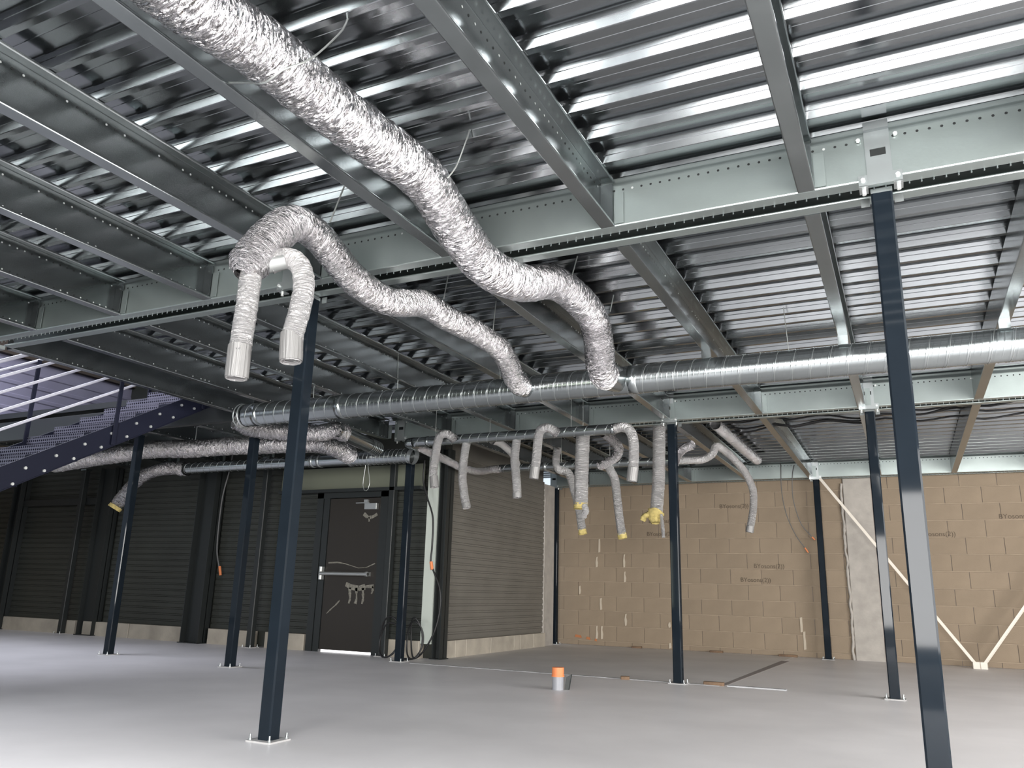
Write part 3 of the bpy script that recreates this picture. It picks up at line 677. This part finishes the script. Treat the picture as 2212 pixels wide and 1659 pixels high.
hose([(-2.97, 3.02, 2.63), (-2.90, 3.07, 2.675), (-2.815, 3.09, 2.62), (-2.775, 3.09, 2.49), (-2.79, 3.09, 2.36), (-2.82, 3.09, 2.22), (-2.815, 3.09, 2.09)], .057, 'woven foil hose bent over like a cane, right one of the front pair', .15, seed=22, group='front pair of hoses')
hose([(-5.08, 8.70, 2.82), (-5.14, 8.62, 2.87), (-5.22, 8.60, 2.86), (-5.265, 8.60, 2.78), (-5.29, 8.60, 2.6), (-5.31, 8.60, 2.39), (-5.28, 8.60, 2.20)], .053, 'leftmost hose hooked over the slim spiral duct, hanging near the wall corner', .13, seed=23, neck=True)
hose([(-4.94, 8.77, 2.77), (-4.97, 8.77, 2.58), (-4.98, 8.77, 2.34), (-4.94, 8.77, 2.1), (-4.90, 8.77, 1.95)], .053, 'second hose from the left, hanging under the slim duct before the cladding', .05, seed=24)
hose([(-4.23, 8.77, 2.77), (-4.25, 8.77, 2.54), (-4.22, 8.77, 2.26), (-4.205, 8.77, 2.06)], .053, 'third hose from the left on the slim duct, hanging straight from its underside', .05, seed=25)
hose([(-3.66, 8.70, 2.81), (-3.74, 8.62, 2.86), (-3.82, 8.60, 2.84), (-3.86, 8.60, 2.75), (-3.88, 8.60, 2.5), (-3.91, 8.60, 2.26)], .055, 'fourth hose from the left, hooked over the middle of the slim duct', .13, seed=26, neck=True)
hose([(-2.97, 8.75, 2.82), (-2.86, 8.74, 2.835), (-2.765, 8.72, 2.79), (-2.71, 8.70, 2.66), (-2.71, 8.70, 2.4), (-2.735, 8.70, 2.20)], .058, 'hose bending down from the right end of the slim spiral duct', .15, seed=27, neck=True)
h6 = hose([(-3.46, 9.05, 2.88), (-3.47, 9.05, 2.58), (-3.48, 9.05, 2.24), (-3.485, 9.05, 1.98)], .085, 'thick straight foil hose behind the slim duct, torn open with yellow wool', 0, True, seed=28)
wire([(-3.46, 9.05, 2.86), (-3.46, 9.05, 3.28)], .004, h6)
MB().tube([(-3.42, 8.99, 1.98), (-3.40, 8.99, 1.90), (-3.43, 8.99, 1.82)], .035, 10, .02, jit=.3, seed=3).build('torn_foil', 'hose', h6)
h7 = hose([(-2.655, 9.62, 3.1), (-2.665, 9.62, 2.75), (-2.68, 9.62, 2.34), (-2.715, 9.62, 1.93)], .078, 'thick foil hose left of the centre right column with a big yellow wool tuft', 0, False, seed=29)
wire([(-2.655, 9.62, 3.08), (-2.655, 9.62, 3.28)], .004, h7)
MB().tube([(-2.715, 9.62, 1.95), (-2.73, 9.60, 1.88), (-2.72, 9.58, 1.80)], .085, 16, .02, jit=.2, rfun=lambda L: 1.15-L*3.5, seed=5).build('wool_tuft', 'wool', h7)
MB().tube([(-2.78, 9.60, 1.92), (-2.85, 9.58, 1.88), (-2.88, 9.58, 1.83)], .035, 10, .02, jit=.3, seed=6, caps=True).build('wool_tuft', 'wool', h7)
MB().tube([(-2.64, 9.56, 1.90), (-2.62, 9.54, 1.74), (-2.61, 9.54, 1.62)], .02, 8, .02, jit=.3, seed=7).build('torn_foil', 'hose', h7)
hose([(-4.50, 10.72, 3.02), (-4.52, 10.72, 2.85), (-4.51, 10.72, 2.76), (-4.45, 10.70, 2.68), (-4.30, 10.68, 2.62), (-4.22, 10.68, 2.38), (-4.14, 10.68, 2.11), (-4.09, 10.68, 1.80)], .058, 'kinked hose swinging down behind the thick torn hose, frayed yellow end', 0, True, seed=30)
hose([(-3.71, 10.74, 2.70), (-3.67, 10.71, 2.63), (-3.61, 10.70, 2.50), (-3.57, 10.70, 2.16), (-3.54, 10.70, 1.91), (-3.51, 10.70, 1.74)], .06, 'slender hose hanging alone before the block wall, yellow wool end', 0, True, seed=31)
hose([(-2.74, 10.80, 2.755), (-2.6, 10.86, 2.76), (-2.5, 10.9, 2.765), (-2.38, 10.9, 2.78), (-2.28, 10.93, 2.85), (-2.24, 11.0, 2.96), (-2.17, 11.15, 2.93), (-2.06, 11.3, 2.82), (-1.95, 11.45, 2.66), (-1.87, 11.55, 2.42), (-1.885, 11.6, 2.15), (-1.95, 11.6, 1.84)], .052, 'long foil hose looping up then drooping at right before the block wall', .08, seed=32)
hose([(-3.80, 10.62, 2.70), (-3.66, 10.55, 2.74), (-3.50, 10.45, 2.80), (-3.42, 10.3, 2.89), (-3.46, 10.1, 2.98), (-3.5, 9.9, 3.03)], .066, 'short crumpled foil elbow between the two small ducts right of the thick torn hose', 0, mat_='foil', seed=33)
hose([(-4.95, 9.5, 2.93), (-4.98, 9.75, 2.95), (-5.0, 10.0, 2.93), (-5.0, 10.25, 2.86), (-5.05, 10.5, 2.76)], .05, 'foil hose arching behind the third straight hose', 0, seed=34)
hose([(-5.86, 8.98, 2.82), (-5.86, 9.08, 2.82), (-5.84, 9.9, 2.74), (-5.82, 10.3, 2.70), (-5.74, 10.62, 2.70), (-5.60, 10.74, 2.74), (-5.42, 10.75, 2.75)], .058, 'foil hose curving from the slim duct elbow to the far thin duct', 0, mat_='foil_ring', seed=35)
hose([(-2.72, 10.55, 2.66), (-2.66, 10.5, 2.78), (-2.55, 10.45, 2.86), (-2.42, 10.4, 2.89)], .06, 'stubby foil elbow peeping out right of the centre right column', 0, mat_='foil', seed=36)

# ------------------------------------------------------------------ stair at left
ST = empty('staircase', (0, 0, 0), 'dark navy steel staircase with perforated treads rising at the left edge', 'staircase')
def zs(y): return 1.766+(y-4.849)*.5614                         # underside of the stringer
for x, nm in ((-7.97, 0), (-8.97, 1)):
    ya, yb = 1.75, 7.42
    MB().prism([(ya, max(0, zs(ya))), (yb, zs(yb)), (yb, min(zs(yb)+.30, 3.46)), (ya, zs(ya)+.27)], 'x', x-.012, x+.004).build('stringer', 'stair', ST)
    m = MB(); m.prism([(ya, zs(ya)-.004), (yb, zs(yb)-.004), (yb, zs(yb)+.006), (ya, zs(ya)+.006)], 'x', x-.05, x+.012); m.build('stringer_flange', 'stair', ST)
tm = None
for i in range(-9, 8):
    z = 2.031+.1755*i; y = 5.063+.303*i-.03
    if z < .1: continue
    if tm is None:
        rsm = MB().box(-8.96, .02, .006, -7.99, .024, .105).mesh('riser', 'perfv')
        tm = MB().box(-8.96, 0, 0, -7.99, .30, .004).mesh('tread', 'perf'); rm = MB().box(-8.96, 0, -.05, -7.99, .004, 0).box(-8.96, .296, -.05, -7.99, .30, 0).mesh('tread_nosing', 'stair')
    o = bpy.data.objects.new('tread', tm); C.objects.link(o); o.parent = ST; o.location = (0, y, z+.03)
    o3_ = bpy.data.objects.new('riser', rsm); C.objects.link(o3_); o3_.parent = ST; o3_.location = (0, y, z+.03)
    o2_ = bpy.data.objects.new('tread_nosing', rm); C.objects.link(o2_); o2_.parent = ST; o2_.location = (0, y, z+.03)
    for dy in (0, .2):
        b_ = MB().cyl((-7.966, y+.03+dy, z), (-7.95, y+.03+dy, z), .016, 10).build('stringer_bolt', 'pale_zinc', ST)
def rail(x, h, y0, y1, r, nm): return MB().tube([(x, y0, zs(y0)+.27+h), (x, y1, zs(y1)+.27+h)], r, 12, .5, caps=True).build(nm, 'white', ST)
for h in (.39, .59, .79, .96): rail(-7.95, h, 2.2, 7.3, .015, 'rail_tube')
rail(-7.95, 1.13, 2.0, 7.3, .021, 'handrail')
rail(-8.98, .95, 2.0, 7.3, .015, 'handrail')
for x, ys in ((-7.94, (2.4, 4.2, 5.993, 7.2)), (-8.97, (2.2, 3.9, 5.646, 7.2))):
    for y in ys: MB().bbox(x-.006, y-.025, zs(y)+.02, x+.012, y+.025, zs(y)+.27+(1.12 if x > -8 else .95), .003).build('baluster', 'stair', ST)

# ------------------------------------------------------------------ braces, cables, small things
def brace(x0, z0, x1, z1, label):
    r = empty('wall_brace', (x0, 14.5, z0), label, 'brace', 'pale diagonal braces')
    MB().bar((0, 0, 0), (x1-x0, 0, z1-z0), .008, .06, (0, 1, 0)).bar((.0, -.02, .028), (x1-x0, -.02, z1-z0+.028), .045, .006, (0, 1, 0)).build('angle_bar', 'brace', r)
    return r
b1 = brace(-1.22, 2.92, .80, .03, 'pale diagonal brace running down from the wall column, left arm of the V')
b2 = brace(2.98, 2.92, .90, .03, 'pale diagonal brace rising to the right edge, right arm of the V')
for b_, x in ((b1, 2.02), (b2, -2.08)): MB().bbox(x-.05, -.04, -2.92, x+.05, .05, -2.82, .008).build('foot_bracket', 'brace', b_)
def cable(name, path, r, label, m='greyc', tip=None, cat='cable'):
    o = empty(name, (0, 0, 0), label, cat); MB().tube(path, r, 8, .03, caps=True).build('lead', m, o)
    if tip: MB().tube(tip, r*1.8, 8, .02, caps=True).build('orange_tip', 'orange', o)
    return o
cable('cable', [(-1.85, 14.5, 3.25), (-1.86, 14.5, 2.77), (-1.81, 14.52, 2.37), (-1.69, 14.6, 2.02), (-1.56, 14.7, 1.80)], .007, 'thin dark cable hanging down the block wall, left of two', tip=[(-1.56, 14.7, 1.80), (-1.51, 14.7, 1.72)])
cable('cable', [(-1.63, 14.5, 3.2), (-1.67, 14.5, 3.0), (-1.68, 14.52, 2.61), (-1.59, 14.6, 2.21), (-1.43, 14.66, 1.98)], .007, 'thin dark cable hanging down the block wall, right of two beside the wall column', tip=[(-1.43, 14.66, 1.98), (-1.385, 14.66, 1.93)])
cable('cable', [(-10.12, 9.95, 3.28), (-10.17, 9.95, 2.8), (-10.26, 9.95, 2.31), (-10.25, 9.95, 1.55), (-10.15, 9.95, 1.2)], .012, 'grey cable dangling over the cladding left of the door', tip=[(-10.14, 9.95, 1.22), (-10.10, 9.95, 1.08)])
bc = cable('cable', [(-6.16, 9.72, 2.75), (-6.16, 9.72, 2.45), (-6.08, 9.72, 2.21), (-5.97, 9.72, 1.92), (-5.96, 9.72, 1.53), (-5.97, 9.72, 1.31), (-5.92, 9.72, 1.20), (-5.80, 9.72, .94), (-5.79, 9.72, .66), (-5.86, 9.70, .36), (-6.02, 9.68, .10), (-6.15, 9.66, .03), (-6.3, 9.68, .02)], .013, 'black cable snaking down beside the corner column with an orange band', 'rubber', tip=[(-5.965, 9.72, 1.32), (-5.94, 9.72, 1.21)])
co = empty('cable_coil', (0, 0, 0), 'coil of black cable leaning on the foot of the corner column', 'cable')
for cx, cy, cz, rx, rz, tl in ((-6.52, 9.62, .30, .16, .27, .12), (-6.50, 9.60, .26, .17, .23, .2), (-6.05, 9.56, .31, .09, .26, -.1), (-6.08, 9.57, .28, .13, .24, .05)):
    MB().tube([(cx+rx*math.cos(t)+tl*.2*math.sin(t), cy+.03*math.cos(2*t), cz+rz*math.sin(t)) for t in [i*math.pi/14 for i in range(29)]], .011, 8, .05, resample=False).build('loop', 'rubber', co)
cb = empty('reflection_tubes', (0, 0, 0), 'dark tubes standing in for reflections under the far bay deck between the joists', 'cable')  # black tubes added to imitate dark reflections in the deck
for k in range(4):
    y = 10.3+.25*k
    MB().tube([(x, y+.05*math.sin(x*3+k), 3.21-(.05 if j % 2 else .0)-.03*math.sin(k*2+x*2)) for j, x in enumerate((-2.2, -1.8, -1.42, -1.2, -.8, -.4, -.1, .3, .7, 1.0, 1.5, 1.8))], .012, 6, .08).build('lead', 'rubber', cb)
PI_ = empty('pipe_stub', (-3.29, 7.92, 0), 'grey drain pipe stub with an orange cap sticking out of the floor', 'pipe')
MB().cyl((0, 0, 0), (0, 0, .16), .058, 24).build('pipe', 'pvc', PI_)
m = MB(); m.cyl((0, 0, .13), (0, 0, .215), .061, 24); m.cyl((0, 0, .125), (0, 0, .14), .066, 24); m.build('cap', 'orange', PI_)
MB().add([(.06, .03, 0), (.095, .05, 0), (.12, .06, .15), (.075, .035, .12), (.065, .045, 0), (.1, .065, 0), (.125, .075, .15), (.08, .05, .12)], [(0,1,2,3), (7,6,5,4), (0,4,5,1), (1,5,6,2), (2,6,7,3), (3,7,4,0)]).build('packing_scrap', 'coldark', PI_)
for (x, y, a, w_, lb) in ((-3.05, 9.36, .3, .10, 'small brown timber offcut beside the joint strip left of the column'), (-2.05, 9.44, .05, .22, 'flat brown timber offcut at the end of the joint strip'),
                          (-4.6, 14.82, .1, .18, 'brown timber scrap at the foot of the block wall, left one'), (-3.15, 14.8, .0, .22, 'brown timber scrap at the foot of the block wall, middle one'), (-1.95, 14.8, .05, .3, 'brown timber scrap at the foot of the block wall near the dark joint')):
    o = MB().bbox(-w_/2, -.04, 0, w_/2, .04, .035, .006).build('timber_offcut', 'wood'); o.location = (x, y, 0); o.rotation_euler = (0, 0, a); tag(o, lb, 'scrap', 'timber scraps on the floor')
# stamps printed on four blocks
def stamp(x, z, parent=wb):
    cu = bpy.data.curves.new('stamp', 'FONT'); cu.body = 'BYosons(2))'; cu.size = .105; cu.extrude = .0004
    t = bpy.data.objects.new('stamp_tmp', cu); C.objects.link(t)
    dg = bpy.context.evaluated_depsgraph_get(); me = bpy.data.meshes.new_from_object(t.evaluated_get(dg)); me.name = 'stamp'
    bpy.data.objects.remove(t); me.materials.clear(); me.materials.append(M['ink'])
    o = bpy.data.objects.new('stamp', me); C.objects.link(o); o.parent = parent; o.location = (x, 14.893, z); o.rotation_euler = (math.pi/2, 0, 0); o['kind'] = 'stuff'
for x, z in ((-3.02, 2.52), (-2.46, 1.46), (-2.70, 1.22), (-4.36, 2.27), (-4.40, 2.03), (1.37, 2.27), (.22, 2.00)): stamp(x, z)
